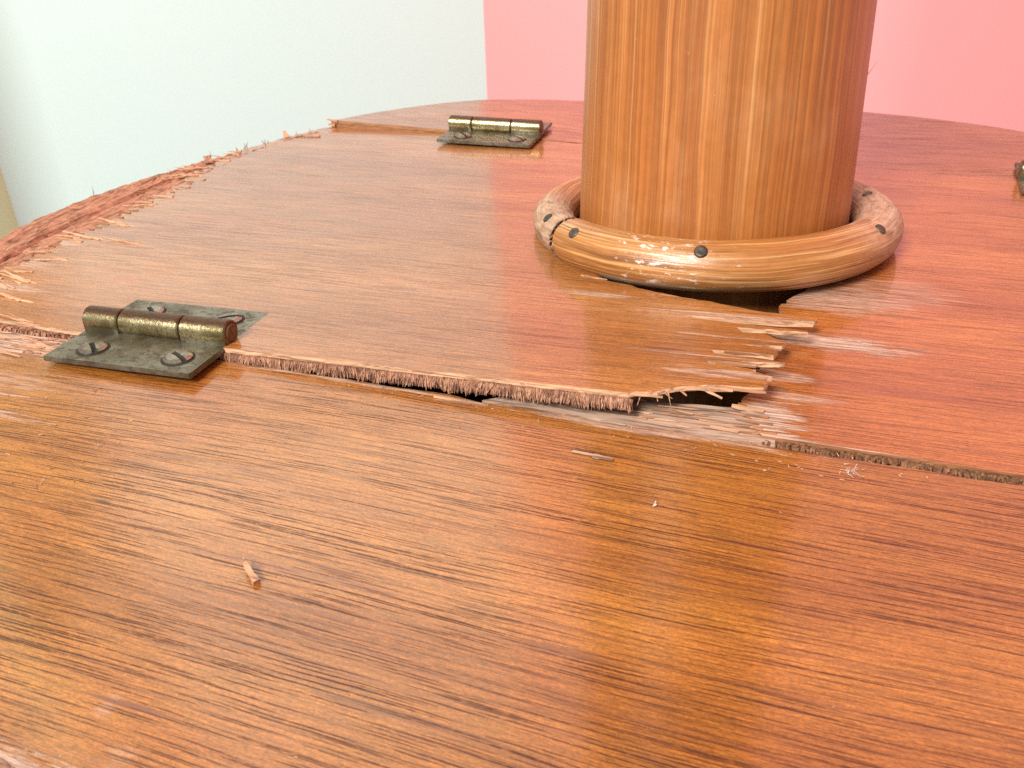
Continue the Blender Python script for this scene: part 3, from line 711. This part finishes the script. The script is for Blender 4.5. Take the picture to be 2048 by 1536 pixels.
# ------------------------------------------------------------------ bamboo pole with nailed cane ring
POLE = thing('bamboo_pole', 'thick varnished bamboo pole standing in the hole of the plywood top', 'pole')
n, prof = 96, [(-14, 3.9), (-4, 3.84), (.7, 3.76), (3.5, 3.68), (6.4, 3.60), (11, 3.52), (18, 3.46), (30, 3.44), (48, 3.42)]
zs = []
for (z0, r0), (z1, r1) in zip(prof, prof[1:]):
    for k in range(6): zs.append((z0 + (z1 - z0) * k / 6, r0 + (r1 - r0) * k / 6))
zs.append(prof[-1])
V, F = [], []
for z, r in zs:
    for k in range(n):
        a = 2 * math.pi * k / n; q = r * (1 + .004 * N3(math.cos(a) * 1.6, math.sin(a) * 1.6, z * .04) + .0022 * N3(math.cos(a) * 9, math.sin(a) * 9, z * .02))
        V.append((q * math.cos(a), q * math.sin(a), z))
for i in range(len(zs) - 1):
    for k in range(n): F.append([i * n + k, i * n + (k + 1) % n, (i + 1) * n + (k + 1) % n, (i + 1) * n + k])
F.append(list(range(n))[::-1]); F.append([(len(zs) - 1) * n + k for k in range(n)])
me = mesh_from('culm', V, F)
uvl = me.uv_layers.new(name='UVMap')
for p in me.polygons:
    ks = [(me.loops[l].vertex_index % n) for l in p.loop_indices]
    wrap = max(ks) - min(ks) > n // 2
    for l, k in zip(p.loop_indices, ks):
        kk = (k - n // 4 + n) % n                       # seam at the back
        if wrap and k == 0: pass
        ang_ = 2 * math.pi * ((k + 3 * n // 4) % n) / n
        uvl.data[l].uv = (3.7 * ang_, me.vertices[me.loops[l].vertex_index].co.z / CM)
# repair the one column of faces that crosses the seam
for p in me.polygons:
    us_ = [uvl.data[l].uv.x for l in p.loop_indices]
    if len(us_) == 4 and max(us_) - min(us_) > 10:
        for l in p.loop_indices:
            if uvl.data[l].uv.x < 5: uvl.data[l].uv.x += 3.7 * 2 * math.pi
link('culm', me, M_bamboo, POLE, True)

RR, RT, RZ, RS = 4.525, .64, .52, -.07
def ring_point(a, phi, r):
    d = RR + r * math.cos(phi); u, v = d * math.cos(a), d * math.sin(a)
    cu_, cv_ = RR * math.cos(a), RR * math.sin(a); fy = -.345 * cu_ + .938 * cv_
    return Vector((u, v, RZ + RS * fy + r * math.sin(phi)))
NAr, NPh = 220, 36
A0, A1 = math.radians(224.5), math.radians(224.5 + 357.0)
def ring_r(a, phi, k):
    s = (a - A0) * RR
    r = RT * (1 + .022 * N3(s * .35, 1.0) + .012 * N3(s * 1.1, math.cos(phi) * 1.2, math.sin(phi) * 1.2) + .009 * N3(s * .4, math.cos(phi) * 6, math.sin(phi) * 6))
    if k > NAr - 60: r *= 1 - .10 * ((k - NAr + 60) / 60)     # the far end of the cane is thinner at the butt joint
    if k < 4: r *= (.93, .98, 1, 1)[k]
    return r
V, F = [], []
for k in range(NAr):
    a = A0 + (A1 - A0) * k / (NAr - 1)
    for j in range(NPh):
        ph = 2 * math.pi * j / NPh
        skew = .16 * (math.sin(ph) * 1.0) if k < 3 else 0.0
        V.append(tuple(ring_point(a + (-.02 * math.sin(ph + .5) if k < 2 else 0), ph, ring_r(a, ph, k))))
for k in range(NAr - 1):
    for j in range(NPh): F.append([k * NPh + j, (k + 1) * NPh + j, (k + 1) * NPh + (j + 1) % NPh, k * NPh + (j + 1) % NPh])
F.append([j for j in range(NPh)][::-1]); F.append([(NAr - 1) * NPh + j for j in range(NPh)])
me = mesh_from('cane_ring', V, F)
uvl = me.uv_layers.new(name='UVMap')
for p in me.polygons:
    js = [me.loops[l].vertex_index % NPh for l in p.loop_indices]; wrap = len(js) == 4 and max(js) - min(js) > NPh // 2
    for l, j in zip(p.loop_indices, js):
        vi = me.loops[l].vertex_index; k = vi // NPh
        jj = (j + NPh // 4) % NPh                       # seam underneath
        val = jj * 2 * math.pi * RT / NPh
        uvl.data[l].uv = ((A1 - A0) * k / (NAr - 1) * RR, val)
for p in me.polygons:
    vs_ = [uvl.data[l].uv.y for l in p.loop_indices]
    if len(vs_) == 4 and max(vs_) - min(vs_) > 2:
        for l in p.loop_indices:
            if uvl.data[l].uv.y < 1: uvl.data[l].uv.y += 2 * math.pi * RT
RING = link('cane_ring', me, M_rattan, POLE, True)
# frayed cane at the butt joint
bm = bmesh.new(); r4 = random.Random(9)
for k in range(46):
    ph = r4.uniform(-1.2, 2.6); a = A0 + r4.uniform(-.045, .02)
    p = ring_point(a, ph, RT * r4.uniform(.86, .99))
    sliver(bm, p, (r4.uniform(-.4, 1) * .7, r4.uniform(-1, .2), r4.uniform(-.5, .6)), r4.uniform(.06, .2), .035, .025, .02, .4, 3)
tag(bm_obj('frayed_cane', bm, M_fibre, RING), kind='stuff')

def nail(adeg, phideg, r=.20, corr=0):
    a, ph = math.radians(adeg), math.radians(phideg)
    nrm = Vector((math.cos(ph) * math.cos(a), math.cos(ph) * math.sin(a), math.sin(ph)))
    k = int((a - A0) % (2 * math.pi) / (A1 - A0) * (NAr - 1))
    p = ring_point(a, ph, ring_r(A0 + (a - A0) % (2 * math.pi), ph, k))
    bm = bmesh.new(); m_ = 20
    rings = []
    for q, z in ((1.0, -.05), (1.02, .005), (.94, .035), (.7, .048), (.38, .040)):
        rings.append([bm.verts.new((r * q * (1 + .06 * N3(math.cos(2 * math.pi * t / m_) * 1.5, math.sin(2 * math.pi * t / m_) * 1.5, adeg)) * math.cos(2 * math.pi * t / m_), r * q * math.sin(2 * math.pi * t / m_), z + .012 * N3(t, q * 4, adeg))) for t in range(m_)])
    for x, y in zip(rings, rings[1:]):
        for t in range(m_): bm.faces.new((x[t], x[(t + 1) % m_], y[(t + 1) % m_], y[t]))
    c = bm.verts.new((0, 0, .036))
    for t in range(m_): bm.faces.new((rings[-1][t], rings[-1][(t + 1) % m_], c))
    mt = nrm.to_track_quat('Z', 'Y').to_matrix().to_4x4(); mt.translation = p - nrm * .012
    bmesh.ops.transform(bm, matrix=mt, verts=bm.verts)
    return bm_obj('nail', bm, M_nail, RING, True)
nail(233, 48, .155); nail(275, 54, .17); nail(336, 54, .15); nail(213, 52, .15); nail(16, 108, .14); nail(100, 80, .17)
# a loose fibre standing off the pole
bm = bmesh.new(); sliver(bm, (3.55, -.2, 4.5), (.5, .0, .75), .55, .018, .018, .05, .4)
bm_obj('fibre', bm, M_fibre, POLE)

# ------------------------------------------------------------------ loose bits lying on the boards
def loose(name, label, cat, loc, parts, mat):
    bm = bmesh.new()
    for a in parts: sliver(bm, *a)
    o = bm_obj(name, bm, mat); o.location = Vector(loc) * CM
    return tag(o, label, cat)
loose('wood_splinter', 'small pale splinter lying loose at lower left of the front board', 'splinter', (-4.50, -16.82, .045), [((.19, -.10, .0), (-.46, .28, .16), .40, .11, .085, .03, .55, 5), ((-.12, .09, .06), (-.5, .5, .25), .2, .05, .04, .0, .3, 3)], M_pale)
loose('wood_flake', 'thin greyish flake lying on the front board below the grey bare ply', 'splinter', (-.28, -12.12, .03), [((-.42, .04, .0), (1, -.06, .0), .55, .06, .025, .0, .6, 4), ((-.02, -.0, .0), (1, -.08, .02), .38, .11, .03, .0, .5, 4)], M_grey)
loose('wood_splinter', 'pale matchstick-like splinter beside the gap under the raised board', 'splinter', (-3.55, -11.0, .03), [((-.42, .06, .0), (1, -.11, 0), .85, .085, .04, .0, .3, 5)], M_pale)
r2 = random.Random(3)
loose('lint_tuft', 'tiny pale tuft of lint on the front board near the right-hand cut', 'lint', (4.12, -11.4, .03), [((r2.uniform(-.08, .08), r2.uniform(-.08, .08), r2.uniform(0, .04)), (r2.uniform(-1, 1), r2.uniform(-1, 1), r2.uniform(0, .9)), r2.uniform(.06, .17), .009, .008, r2.uniform(-.08, .08), .5, 4) for k in range(12)], M_lint)
loose('lint_speck', 'white speck of lint in the middle of the front board', 'lint', (1.05, -13.25, .02), [((r2.uniform(-.03, .03), r2.uniform(-.03, .03), 0), (r2.uniform(-1, 1), r2.uniform(-1, 1), .3), .07, .03, .02, .02, .5, 3) for k in range(4)], M_lint)

r6 = random.Random(77)
bm = bmesh.new()
for k in range(90):
    u = r6.uniform(-6.5, 5.5); v = -10.85 - abs(r6.gauss(0, .45)); 
    sliver(bm, (u, v, .008), (r6.uniform(-1, 1), r6.uniform(-1, 1), r6.uniform(0, .25)), r6.uniform(.02, .10), r6.uniform(.012, .03), .014, .0, .5, 2)
for k in range(60):
    u = r6.uniform(-17, -9); v = r6.uniform(-16, -12.2)
    sliver(bm, (u, v, .008), (r6.uniform(-1, 1), r6.uniform(-.4, .4), r6.uniform(0, .2)), r6.uniform(.03, .14), r6.uniform(.012, .028), .014, .0, .5, 2)
for k in range(60):
    u = r6.uniform(-9, 9); v = r6.uniform(-21, -12)
    sliver(bm, (u, v, .008), (r6.uniform(-1, 1), r6.uniform(-1, 1), r6.uniform(0, .4)), r6.uniform(.012, .05), r6.uniform(.008, .016), .01, .0, .5, 2)
tag(bm_obj('wood_dust', bm, M_pale), 'fine crumbs of wood dust scattered over the front board', 'dust', kind='stuff')

# ------------------------------------------------------------------ the painted walls behind
def wall(name, a, b, t, mat, label):
    (x0, y0), (x1, y1) = a, b; d = Vector((x1 - x0, y1 - y0)).normalized(); nrm = Vector((-d.y, d.x)) * t
    base = [room(x0, y0), room(x1, y1), room(x1 + nrm.x, y1 + nrm.y), room(x0 + nrm.x, y0 + nrm.y)]
    bm = bmesh.new()
    lo = [bm.verts.new((u, v, -85)) for u, v in base]; hi = [bm.verts.new((u, v, 170)) for u, v in base]
    bm.faces.new(lo); bm.faces.new(hi)
    for k in range(4): bm.faces.new((lo[k], lo[(k + 1) % 4], hi[(k + 1) % 4], hi[k]))
    o = bm_obj(name, bm, mat)
    return tag(o, label, 'wall')
CX, CY = -2.4, 150.0
GX, GY = CX - 68.3, CY - 23.9
wall('white_wall', (CX, CY), (GX, GY), -6, M_white, 'mint white wall behind the left half of the table top')
wall('pink_wall', (CX + 68, CY - 150), (CX, CY), -6, M_pink, 'salmon pink wall behind the bamboo pole')
wall('green_wall', (GX, GY), (GX - 2.5, GY - 26), -6, M_green, 'pale green wall at the left edge beside the white wall')
